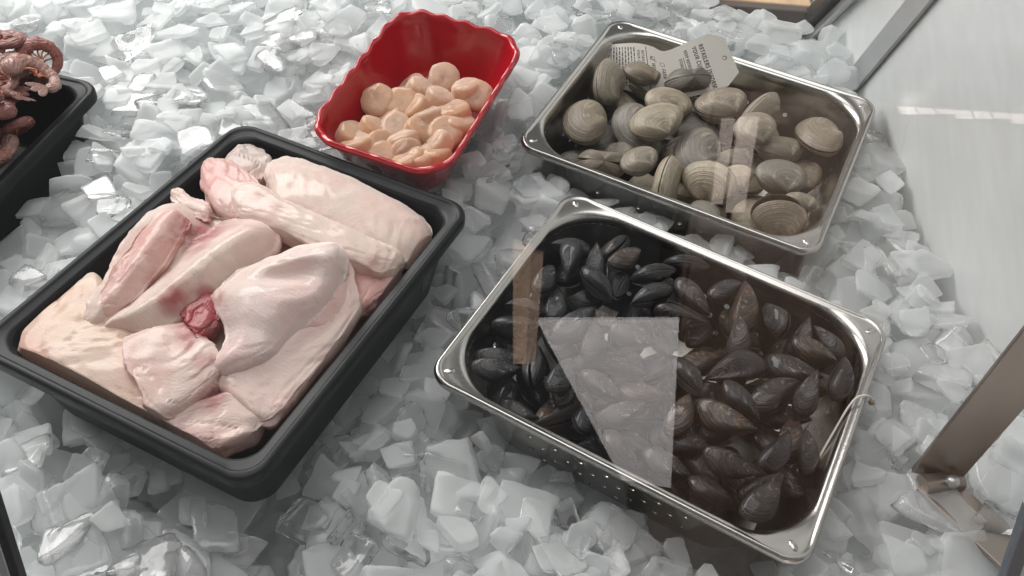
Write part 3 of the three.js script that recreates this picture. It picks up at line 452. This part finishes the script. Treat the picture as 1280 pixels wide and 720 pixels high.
function fillet(name, dome, th, tone, st, label, k) {
  // stations along the piece: [left x, left z, right x, right z, height], or a row of points [x, z, height] across a folded one
  const folded = Array.isArray(st[0][0]), curve = (pts) => new THREE.CatmullRomCurve3(pts, false, 'centripetal'), N = 72, M = 36, rings = [];
  const rows = folded ? st.map((r) => r.map((q) => V3(q[0], q[2], q[1]))) : st.map((q) => [V3(q[0], q[4], q[1]), V3(q[2], q[4], q[3])]);
  const cols = rows[0].map((_, c) => curve(rows.map((r) => r[c]))), L = cols[0], wide = folded || name === 'front slab' || name === 'red core' ? 0.02 : 0.12;
  for (let i = 0; i <= N; i++) {
    const s = i / N, pts = cols.map((c) => c.getPoint(s)), e = Math.max(0.03, 1 - Math.abs(2 * s - 1) ** 16) ** 0.5, ring = [], mid = pts[0].clone().lerp(pts[pts.length - 1], 0.5), w = pts[0].distanceTo(pts[pts.length - 1]);
    for (const q of pts) { q.lerp(mid, -wide); q.lerp(mid, 1 - e ** 0.5); }
    const across = curve(pts);
    const at = (t, up) => { const u = Math.abs(2 * t - 1), q = up ? 0.55 * Math.max(0, 1 - u ** 16) ** 0.5 + 0.45 * (1 - u ** 2.2) : Math.max(0, 1 - u ** 10) ** 0.5, P = folded ? across.getPoint(t) : pts[0].clone().lerp(pts[1], t); P.y += (up ? (folded ? 1.5 * Math.max(0, 1 - u ** 16) ** 0.5 : dome * q) : -th * q) * e * Math.min(1, w / 24); return P; };
    const ease = (j, n) => { const v = j / n, w = 0.5 - 0.5 * Math.cos(Math.PI * v); return lerp(w, 0.5 - 0.5 * Math.cos(Math.PI * w), 0.2); };
    for (let j = 0; j < M; j++) ring.push(at(ease(j, M), true));
    for (let j = 0; j < M; j++) ring.push(at(1 - ease(j, M), false));
    rings.push(ring);
  }
  // soft unevenness, ragged cut edges and shallow muscle grooves
  rings.forEach((ring, i) => ring.forEach((P, j) => {
    const s = i / N, edge = Math.exp(-(((j % M) / M - 0) ** 2) * 60) + Math.exp(-(((j % M) / M - 1) ** 2) * 60), x = P.x / 1000, z = P.z / 1000;
    const chev = Math.abs((j < M ? j : 2 * M - j) / M - 0.5), flake = s * L.getLength() / 15 + chev * 1.9 + 0.8 * noise(x * 25, k, z * 25);
    const tt = (j < M ? j : 2 * M - j) / M, rg = Math.abs(noise(s * 1.6 + k * 3.1, tt * 3.4 + k, 5)); P.y += (folded ? 1.6 : 3.0) * noise(s * 2.6 + k * 7, tt * 3.2, k) - 1.2 * smooth(0.05, 0.0, rg) + 1.3 * noise(x * 60, k * 3, z * 60) + (j < M ? 1.3 * (flake - Math.floor(flake)) * clamp(0.35 + 1.2 * noise(x * 22, k, z * 22 + 5), 0, 1) + 1.6 * Math.exp(-(((tt - 0.07) / 0.05) ** 2)) + 1.6 * Math.exp(-(((tt - 0.93) / 0.05) ** 2)) : 0);
    P.x += edge * (3.4 * noise(s * 7, k * 5, j % M < M / 2 ? 1 : 2) + 1.5 * noise(s * 26, k * 5, 4)); P.z += edge * (3.4 * noise(s * 7 + 40, k * 5, j % M < M / 2 ? 3 : 5) + 1.5 * noise(s * 26 + 9, k * 5, 4));
    P.x = clamp(P.x, -116, 116); P.z = clamp(P.z, -152, 152);
  }));
  rings.forEach((r) => r.forEach((P) => P.multiplyScalar(0.001)));
  const g = skin(rings, { capStart: true, capEnd: true }), p = g.attributes.position, uv = g.attributes.uv, col = new Float32Array(p.count * 3), base = TONE[tone], len = L.getLength() / 1000;
  for (let i = 0; i < p.count; i++) {
    const x = p.getX(i), y = p.getY(i), z = p.getZ(i), n = fbm(x * 22 + k, y * 22, z * 22, 4), f = fbm(x * 120, y * 120 + k, z * 120, 3);
    let c = base.map((q) => q * (1 + 0.06 * f)); const plain = tone === 'blood' ? 0.15 : 1, pk = plain * clamp(0.1 + 0.6 * n, 0, 0.4); c = c.map((q, j) => lerp(q, [0.74, 0.36, 0.32][j], pk * (tone === 'cream' || tone === 'white' ? 0.55 : 0.8)));
    const cr = plain * clamp(0.1 - 0.7 * fbm(x * 16 + 9 + k, y * 16, z * 16, 3), 0, 0.4); c = c.map((q, j) => lerp(q, [0.86, 0.75, 0.66][j], cr));
    for (const [bx, bz, r, a] of BLOOD) { const d = Math.hypot(x * 1000 - bx, z * 1000 - bz) / r; const w = a * smooth(1.1, 0.15, d + 0.4 * fbm(x * 60, y * 60, z * 60 + k, 3)) * (tone === 'blood' ? 1 : 0.85); c = c.map((q, j) => lerp(q, [0.40, 0.035, 0.045][j], w)); }
    const u0 = uv.getX(i), ch = Math.abs((u0 < 0.5 ? u0 * 2 : 2 - u0 * 2) - 0.5), ln = Math.sin((uv.getY(i) * len / 0.0105 + ch * 2.2) * 6.283 + 2.5 * noise(x * 30, k, z * 30)), sw = smooth(0.84, 1, ln) * 0.3 * plain * clamp(0.6 + fbm(x * 18, k, z * 18, 2), 0, 1); c = c.map((q, j) => lerp(q, [0.86, 0.77, 0.70][j], sw));
    col.set(c, i * 3); uv.setXY(i, x * 9 + y * 4, z * 9 + uv.getY(i) * 0.3);
  }
  g.setAttribute('color', new THREE.BufferAttribute(col, 3));
  const o = mesh('fish_fillet', g, flesh); F.fish.decompose(o.position, o.quaternion, o.scale); return tag(o, label, 'fish fillet', 'raw fish fillets in the black tub');
}
const FILLET_LABEL = { 'left slab': 'tan tinged fish slab against the front wall of the black tub', 'right under': 'pink fish piece low against the side wall of the black tub', 'bottom lens': 'pale rounded fish piece in the front corner of the tub', 'back skin': 'greyish fish piece with membrane at the back of the tub', 'back lump': 'small pink fish lump at the back of the tub', 'small tip': 'small pointed white fish tip by the tub side', 'narrow roll': 'narrow cream strip of fish lying against the large back fillet', 'lower slab': 'pale flaky slab beneath the folded fillet', 'front slab': 'thick pale slab with bloody hollow at the front of the heap', 'red core': 'dark red bloody lump in the middle of the fish heap', 'back right': 'large thick cream fillet along the back wall of the tub', 'long fold': 'long creased fillet with a red streak and rolled edge', 'side flap': 'small pale flap hanging under the edge of the topmost folded fillet', 'rose strip': 'rose pink strip along the side of the long creased fillet', 'centre fold': 'broad white folded fillet on top of the heap' };
[...FILLETS, ...FOLDED.map(([name, th, tone, st]) => [name, 0, th, tone, st])].forEach(([name, dome, th, tone, st], k) => fillet(name, dome, th, tone, st, FILLET_LABEL[name], k + 1));
// what fills the tub below the fillets
{
  const N = 40, rings = []; for (const [s, y] of [[1, -66], [1, -40], [0.96, -26], [0.86, -17], [0.6, -12], [0.2, -10]]) rings.push(Array.from({ length: N }, (_, j) => { const a = j / N * 6.28318, c = Math.cos(a), q = Math.sin(a); return V3(0.105 * s * Math.sign(c) * Math.abs(c) ** 0.6, (y + 3 * noise(c * 3, q * 3, s * 4)) / 1000, 0.142 * s * Math.sign(q) * Math.abs(q) ** 0.6); }));
  const g = skin(rings, { capStart: true, capEnd: true }), p = g.attributes.position, col = new Float32Array(p.count * 3); for (let i = 0; i < p.count; i++) { const n = fbm(p.getX(i) * 30, 2, p.getZ(i) * 30, 3); col.set([0.7 + 0.08 * n, 0.47 - 0.1 * n, 0.42 - 0.1 * n], i * 3); }
  g.setAttribute('color', new THREE.BufferAttribute(col, 3)); const o = mesh('fish_fillet', g, flesh); F.fish.decompose(o.position, o.quaternion, o.scale); tag(o, 'broad pink fish slab underneath all the other fillets', 'fish fillet', 'raw fish fillets in the black tub');
}

// ---------------------------------------------------------------- scallops
{
  const shapes = [0, 1, 2, 3, 4].map((k) => { const g = mergeVertices(new THREE.IcosahedronGeometry(1, 9).deleteAttribute('normal').deleteAttribute('uv')), p = g.attributes.position, v = V3(0, 0, 0); const uv = new Float32Array(p.count * 2);
    for (let i = 0; i < p.count; i++) { v.fromBufferAttribute(p, i); uv.set([Math.atan2(v.z, v.x) / 3.1416, v.y * 0.5], i * 2); const P = 4.5, r = ((Math.hypot(v.x, v.z)) ** P + Math.abs(v.y / 0.6) ** P) ** (-1 / P); v.multiplyScalar(r * (1 + 0.07 * noise(v.x * 1.3 + k * 5, v.y * 1.3, v.z * 1.3) + 0.03 * noise(v.x * 5, v.y * 5 + k, v.z * 5))); p.setXYZ(i, v.x, v.y, v.z); }
    g.setAttribute('uv', new THREE.BufferAttribute(uv, 2)); g.computeVertexNormals(); return g; });
  const sb = tex(256, 256, (u, v) => 0.5 + 0.3 * tileNoise(u, v, 10, 2, 4) + 0.15 * Math.sin(u * 6.2832 * 40 + 3 * tileNoise(u, v, 6, 1, 2)));
  const mats = [[0.80, 0.51, 0.31], [0.81, 0.55, 0.37], [0.79, 0.47, 0.26], [0.82, 0.58, 0.41]].map((c) => phys({ name: 'scallop_meat', color: lin(...c), roughness: 0.92, transmission: 0.52, thickness: 0, bumpMap: sb, bumpScale: 0.0005, clearcoat: 0.9, clearcoatRoughness: 0.1 }));
  const pile = new Pile(-0.09, 0.09, -0.12, 0.12, 0.0025, (x, z) => { const e = Math.max(Math.abs(x) - 0.052, Math.abs(z) - 0.084); return e > 0 ? -0.066 + e * 3.2 : -0.066; }), m = new THREE.Matrix4(), q = new THREE.Quaternion();
  const put = (x, z, low) => { const k = Math.floor(rnd() * 5), s = rr(0.0165, 0.0195), c = Math.floor(rnd() * 4); q.setFromEuler(new THREE.Euler(rr(-0.55, 0.8), rr(0, 6.28), rr(-0.4, 0.4), 'YXZ')); m.compose(V3(0, 0, 0), q, V3(s, s, s)); const pos = turned(shapes[k], m), sp = pile.spans(pos, shapes[k].index.array), y = Math.min(pile.rest(sp, x, z), -0.028) - 0.0035; pile.stamp(sp, x, y, z, 0); m.setPosition(x, y, z);
    const o = mesh('scallop', shapes[k], mats[c]); o.applyMatrix4(F.scallop.clone().multiply(m)); tag(o, `${['peach', 'pale pink', 'orange tinted', 'creamy'][c]} raw scallop ${low ? 'at the bottom of' : 'heaped in'} the red tray`, 'scallop', 'scallops in the red tray'); };
  for (let i = 0; i < 7; i++) put(rr(-0.04, 0.045), rr(-0.05, 0.08), true);
  for (const [x, z] of SCALLOPS) put(clamp(x / 1000, -0.05, 0.05), clamp(z / 1000 + 0.02, -0.08, 0.083), false);
}

// ---------------------------------------------------------------- shrimp in the second tub
{
  const sb = tex(256, 256, (u, v) => 0.5 + 0.35 * tileNoise(u, v, 20, 2, 4));
  const mats = [[0.30, 0.10, 0.075], [0.36, 0.16, 0.125], [0.24, 0.085, 0.07], [0.40, 0.22, 0.18]].map((c) => phys({ name: 'shrimp_shell', color: lin(...c), roughness: 0.36, bumpMap: sb, bumpScale: 0.003, clearcoat: 0.4, clearcoatRoughness: 0.2 }));
  const leg = phys({ color: lin(0.5, 0.17, 0.09), roughness: 0.4 });
  const body = (k) => { const rings = [], N = 64, M = 18; for (let i = 0; i <= N; i++) { const s = i / N, a = lerp(-0.5, 4.3, s), r = 0.023 - 0.006 * s, c = V3(Math.cos(a) * r, 0.0015 * Math.sin(s * 5 + k), Math.sin(a) * r), seg = (s * 7.5) % 1, w = (0.0105 * (1 - 0.55 * s) * Math.min(1, Math.sqrt(s * 14 + 0.02)) * (s > 0.93 ? (1 - s) / 0.07 + 0.1 : 1)) * (0.9 + 0.14 * seg), dir = c.clone().setY(0).normalize();
      rings.push(Array.from({ length: M }, (_, j) => { const t = j / M * 6.2832, n = 1 + 0.12 * noise(Math.cos(t) * 2 + k * 3, Math.sin(t) * 2, s * 14); return c.clone().addScaledVector(dir, Math.cos(t) * w * n).add(V3(0, Math.sin(t) * w * 0.85 * n, 0)); })); } return skin(rings, { capStart: true, capEnd: true }); };
  const bodies = [0, 1, 2].map(body);
  const legs = (k) => mergeGeometries(Array.from({ length: 6 }, (_, i) => { const a = 0.2 + i * 0.5, c = V3(Math.cos(a) * 0.014, -0.002, Math.sin(a) * 0.014), e = V3(Math.cos(a + 0.5) * 0.003, rr(-0.008, 0.006), Math.sin(a + 0.5) * 0.003); return new THREE.TubeGeometry(new THREE.QuadraticBezierCurve3(c, c.clone().lerp(e, 0.5).add(V3(0.003, 0.004, 0)), e), 8, 0.0011, 6); }));
  const legSets = [0, 1, 2].map(legs), tail = (() => { const s = [-1, 0, 1].map((d) => { const g = new THREE.SphereGeometry(1, 12, 8); g.scale(0.0045, 0.0012, 0.011); g.translate(0, 0, 0.009); g.rotateY(d * 0.5); return g; }); const g = mergeGeometries(s); g.rotateY(2.4); g.translate(Math.cos(4.3) * 0.017, 0.001, Math.sin(4.3) * 0.017); return g; })();
  const pile = new Pile(-0.14, 0.14, -0.17, 0.17, 0.003, (x, z) => Math.abs(x) > 0.1375 || Math.abs(z) > 0.173 ? 0.3 : Math.abs(x) > 0.119 || Math.abs(z) > 0.154 ? 0.004 : -0.03), m = new THREE.Matrix4(), q = new THREE.Quaternion();
  for (let i = 0; i < 700; i++) {
    const k = i % 3, s = rr(0.75, 1.05), [x, z] = Array.from({ length: i % 2 ? 1 : 3 }, () => { const x = rr(-0.05, 0.112), z = rr(-0.15, 0.1); return [x, z, pile.h[Math.floor((z + 0.17) / 0.003) * pile.nx + Math.floor((x + 0.14) / 0.003)]]; }).sort((a, b) => a[2] - b[2])[0]; q.setFromEuler(new THREE.Euler(rr(-0.9, 0.9), rr(0, 6.28), rr(-0.9, 0.9))); m.compose(V3(0, 0, 0), q, V3(s, s, s));
    const pos = turned(bodies[k], m), sp = pile.spans(pos, bodies[k].index.array), y = pile.rest(sp, x, z) - 0.008; if (y > 0.056 - 0.3 * Math.max(0, Math.abs(x - 0.03) - 0.05)) continue; pile.stamp(sp, x, y, z, 0); m.setPosition(x, y, z);
    const c = Math.floor(rnd() * 4), g = thing('shrimp', `${['dark pink', 'dusty pink', 'brownish red', 'pale pink'][c]} curled shrimp heaped in the second black tub`, 'shrimp', 'shrimp in the black tub'); F.shrimp.clone().multiply(m).decompose(g.position, g.quaternion, g.scale);
    mesh('body', bodies[k], mats[c], g); mesh('legs', legSets[k], leg, g); mesh('tail', tail, mats[c], g);
  }
}

// ---------------------------------------------------------------- the case round the ice
const caseSteel = phys({ color: lin(0.5, 0.51, 0.51), metalness: 0.8, roughness: 0.36, bumpMap: scratch, bumpScale: 0.0001 });
const panelGrain = tex(512, 512, (u, v) => { const s = 0.95 + 0.05 * tileNoise(u, v, 4, 3, 4) + 0.02 * tileNoise(u, v, 60, 6, 2); return [s, s, s]; }, { srgb: true });
{
  const nW = V3(-0.9907, 0, 0.1365), along = V3(0.1365, 0, 0.9907);
  const w = mesh('end_wall', new RoundedBoxGeometry(0.012, 0.9, 1.25, 2, 0.003), phys({ color: lin(0.68, 0.70, 0.695), map: panelGrain, roughness: 0.3 })); w.position.set(0.417 + 0.0065, 0.25, -0.72); w.rotation.y = 0.1369; tag(w, 'smooth grey white end panel of the ice case', 'panel', null, 'structure');
  const bar = (name, a, b, w, d, mat, parent, face = nW) => { const A = V3(...a), B = V3(...b), y = B.clone().sub(A).normalize(), z = face.clone().addScaledVector(y, -face.dot(y)).normalize(), x = y.clone().cross(z), m = mesh(name, new RoundedBoxGeometry(w, A.distanceTo(B), d, 2, Math.min(w, d) * 0.2), mat, parent); m.quaternion.setFromRotationMatrix(new THREE.Matrix4().makeBasis(x, y, z)); m.position.copy(A).lerp(B, 0.5); return m; };
  const onWall = (y, z, off = 0) => [wallX(z) - 0.0008 - off, y, z];
  tag(bar('trim_strip', onWall(-0.06, -0.929, 0.002), onWall(0.382, -0.748, 0.002), 0.03, 0.005, caseSteel), 'slanting grey metal trim strip on the end panel', 'trim');
  const post = thing('corner_post', 'dark slanting metal post at the rear corner behind the ice', 'post');
  bar('post', onWall(-0.075, -1.082, 0.012), onWall(0.33, -0.819, 0.012), 0.018, 0.022, std({ color: lin(0.06, 0.055, 0.05), roughness: 0.4, metalness: 0.4 }), post);
  bar('edge_strip', onWall(-0.075, -1.062, 0.006), onWall(0.33, -0.799, 0.006), 0.010, 0.010, caseSteel, post);
  const sill = mesh('rear_sill', new RoundedBoxGeometry(0.15, 0.022, 0.014, 2, 0.003), std({ color: lin(0.09, 0.07, 0.06), roughness: 0.5 })); sill.position.set(0.285, -0.018, -1.045); tag(sill, 'dark brown sill between the ice and the tan board', 'sill');
  const board = mesh('wooden_board', new RoundedBoxGeometry(0.16, 0.014, 0.5, 2, 0.003), std({ color: lin(0.72, 0.5, 0.3), roughness: 0.6, map: tex(256, 256, (u, v) => { const g = 0.9 + 0.08 * tileNoise(u, v * 0.2, 10, 4, 4); return [g, g, g]; }, { srgb: true }) })); board.position.set(0.28, -0.018, -1.31); tag(board, 'tan wooden board behind the ice and dark sill', 'board');
  // post that carries the front glass
  const brown = phys({ color: lin(0.30, 0.26, 0.23), metalness: 0.85, roughness: 0.34, bumpMap: scratch, bumpScale: 0.0001 });
  const gp = thing('glass_post', 'flat brushed metal post with hinged foot standing in the ice', 'post');
  bar('upright', [0.357, -0.03, -0.383], [0.357, 0.55, -0.383], 0.036, 0.005, brown, gp, V3(-0.25, 0, 1));
  const hg = new THREE.CylinderGeometry(0.0085, 0.0085, 0.034, 20); hg.rotateZ(Math.PI / 2); hg.rotateY(0.25); mesh('hinge_barrel', hg, brown, gp).position.set(0.358, -0.024, -0.374);
  mesh('hinge_pin', new THREE.SphereGeometry(0.0055, 14, 10), caseSteel, gp).position.set(0.362, -0.014, -0.37);
  bar('foot_rail', [0.352, -0.028, -0.378], [0.43, -0.02, -0.27], 0.038, 0.005, brown, gp, V3(0.3, 1, 0.2));
}
// ---------------------------------------------------------------- front glass and the unseen things it mirrors
{
  const n = V3(0, 0.2, 0.75).normalize(), p0 = V3(0, 0, -0.15);
  const g = thing('front_glass', 'slanting clear glass front pane of the case', 'glass pane'); g.position.set(0, 0.28, -0.2247); g.lookAt(g.position.clone().add(n));
  mesh('pane', new THREE.PlaneGeometry(0.94, 0.66), phys({ name: 'glass', color: 0xffffff, roughness: 0.0, transmission: 1, thickness: 0, ior: 1.52 }), g);
  const inv = new THREE.Matrix4(); g.updateMatrixWorld(true); inv.copy(g.matrixWorld).invert();
  const edge = (a, b, w, mat) => { const A = V3(...a).applyMatrix4(inv), B = V3(...b).applyMatrix4(inv), m = mesh('edge_channel', new RoundedBoxGeometry(w, A.distanceTo(B), 0.006, 2, 0.001), mat, g); m.position.copy(A).lerp(B, 0.5); m.quaternion.setFromUnitVectors(V3(0, 1, 0), B.clone().sub(A).normalize()); };
  edge([-0.248, 0.261, -0.2196], [-0.2565, 0.03, -0.158], 0.0045, std({ color: lin(0.015, 0.015, 0.017), roughness: 0.4 }));
  edge([-0.2538, 0.261, -0.2196], [-0.2625, 0.03, -0.158], 0.006, caseSteel);
  edge([0.252, 0.234, -0.2124], [0.270, 0.12, -0.182], 0.008, phys({ color: lin(0.25, 0.27, 0.3), metalness: 0.7, roughness: 0.35 }));
}
// unseen things placed to be mirrored in the pane, lit by an added lamp
{
  const slab = (name, label, category, group, pts, z, depth, mat) => { const sh = new THREE.Shape(pts.map((p) => new THREE.Vector2(...p))), gg = new THREE.ExtrudeGeometry(sh, { depth, bevelEnabled: true, bevelSize: 0.003, bevelThickness: 0.003, bevelSegments: 2 }); const o = mesh(name, gg, mat); o.position.z = z; return tag(o, label, category, group); };
  const white = std({ color: lin(0.82, 0.80, 0.82), roughness: 0.7 });
  const wood = (c) => std({ color: lin(...c), roughness: 0.6, map: tex(256, 256, (u, v) => { const q = 0.85 + 0.15 * tileNoise(u, v * 0.15, 14, 4, 4); return [q, q, q]; }, { srgb: true }) });
  slab('unseen_white_board', 'unseen tapering white board mirrored as a pale wedge in the pane', 'board', null, [[0.074, -0.397], [0.441, -0.364], [0.488, -0.861], [0.352, -0.848]], 1.605, 0.02, white);  // out of view, outlined so its reflection makes the pale wedge
  slab('unseen_wooden_post', 'unseen broad pale wooden post mirrored as a warm strip in the pane', 'post', null, [[-0.005, -0.191], [0.039, -0.202], [0.053, -0.52], [0.021, -0.523]], 1.605, 0.04, wood([0.66, 0.46, 0.34]));  // unseen posts, shaped for the warm strips reflected in the pane
  slab('unseen_wooden_post', 'unseen thin pale wooden post mirrored beside the broad one', 'post', null, [[0.046, -0.214], [0.071, -0.22], [0.076, -0.518], [0.057, -0.52]], 1.605, 0.04, wood([0.46, 0.33, 0.25]));
  slab('unseen_upright', 'unseen narrow pinkish white upright mirrored over the clam pan', 'upright', null, [[0.474, 0.164], [0.503, 0.167], [0.506, -0.042], [0.481, -0.044]], 1.605, 0.03, std({ color: lin(0.46, 0.39, 0.36), roughness: 0.6 }));  // unseen uprights, shaped for the pinkish bands reflected over the clams
  slab('unseen_upright', 'unseen wider pinkish white upright mirrored over the clam pan', 'upright', null, [[0.516, 0.172], [0.56, 0.175], [0.563, -0.058], [0.519, -0.062]], 1.605, 0.03, std({ color: lin(0.5, 0.43, 0.4), roughness: 0.6 }));
  for (let i = 0; i < 8; i++) { const x = 0.89 + i * 0.045, h = 0.013 - 0.004 * (i % 3); slab('unseen_slat', 'unseen short pale slat mirrored over the end panel', 'slat', 'row of unseen pale slats mirrored in the pane', [[x, 0.228 + i * 0.001], [x + 0.034, 0.229 + i * 0.001], [x + 0.046, 0.229 - h], [x + 0.010, 0.228 - h]], 1.605, 0.01, std({ color: lin(0.75, 0.65, 0.64), roughness: 0.6 })); }  // unseen slats, set out for the broken streak reflected over the end panel
  const cab = thing('unseen_cabinet', 'unseen tall dark brown cabinet mirrored as a brown tint in the pane', 'cabinet'); cab.position.set(0.95, -0.52, 1.9);  // out of view, gives the brown veil reflected over the right side
  const dark = wood([0.115, 0.074, 0.054]);
  mesh('carcass', new RoundedBoxGeometry(1.0, 1.5, 0.4, 2, 0.01), dark, cab);
  for (const s of [-1, 1]) mesh('door', new RoundedBoxGeometry(0.48, 1.45, 0.02, 2, 0.006), dark, cab).position.set(s * 0.245, 0, -0.209);
}
lamp('added_floodlight', 'added bright lamp out of view lighting the things mirrored in the pane', 'lamp', [0.5, 0.56, 0.45], [0.5, -0.35, 1.6], 1.3, 0.4, 110, lin(1, 0.95, 0.9), 3);  // lamp added only to brighten what the pane reflects

// ---------------------------------------------------------------- small things
{
  const pts = [[146, -34, 26], [148.6, -14, -2], [152, 0, -28], [155, 3.4, -36], [160, 3.6, -41], [165.2, 0, -45], [169, -10, -49], [176, -19, -52]].map((p) => V3(...p).multiplyScalar(0.001));
  const cord = thing('elastic_cord', 'thin knotted white cord hooked over the rim of the mussel pan', 'cord'); F.mussel.decompose(cord.position, cord.quaternion, cord.scale);
  const m = std({ color: lin(0.62, 0.58, 0.52), roughness: 0.8 });
  mesh('strand', new THREE.TubeGeometry(new THREE.CatmullRomCurve3(pts), 60, 0.0009, 8), m, cord);
  const knot = new THREE.TorusKnotGeometry(0.0016, 0.0009, 40, 8); knot.translate(0.169, -0.010, -0.049); mesh('knot', knot, std({ color: lin(0.3, 0.25, 0.18), roughness: 0.8 }), cord);
}
{
  const cv = document.createElement('canvas'); cv.width = 128; cv.height = 160; const x = cv.getContext('2d'); x.fillStyle = '#26282a'; x.fillRect(0, 0, 128, 160);
  x.strokeStyle = '#7d8285'; x.lineWidth = 5; x.strokeRect(14, 14, 100, 132); x.lineWidth = 7; x.beginPath(); x.moveTo(64, 30); x.lineTo(98, 84); x.lineTo(30, 84); x.closePath(); x.stroke(); x.fillStyle = '#7d8285'; for (let r = 0; r < 3; r++) for (let c = 0; c < 5; c++) if (rnd() < 0.75) x.fillRect(26 + c * 16, 98 + r * 15, 11, 9);
  const map = new THREE.CanvasTexture(cv); map.colorSpace = THREE.SRGBColorSpace;
  const g = new RoundedBoxGeometry(0.019, 0.024, 0.0012, 2, 0.0004), o = mesh('raised_mark', g, std({ map, roughness: 0.45 }), fishTub); o.position.set(0.1183, -0.057, -0.114); o.rotation.set(0, Math.PI / 2, 0); o.rotateX(0.13);
}
renderer.render(scene, camera);
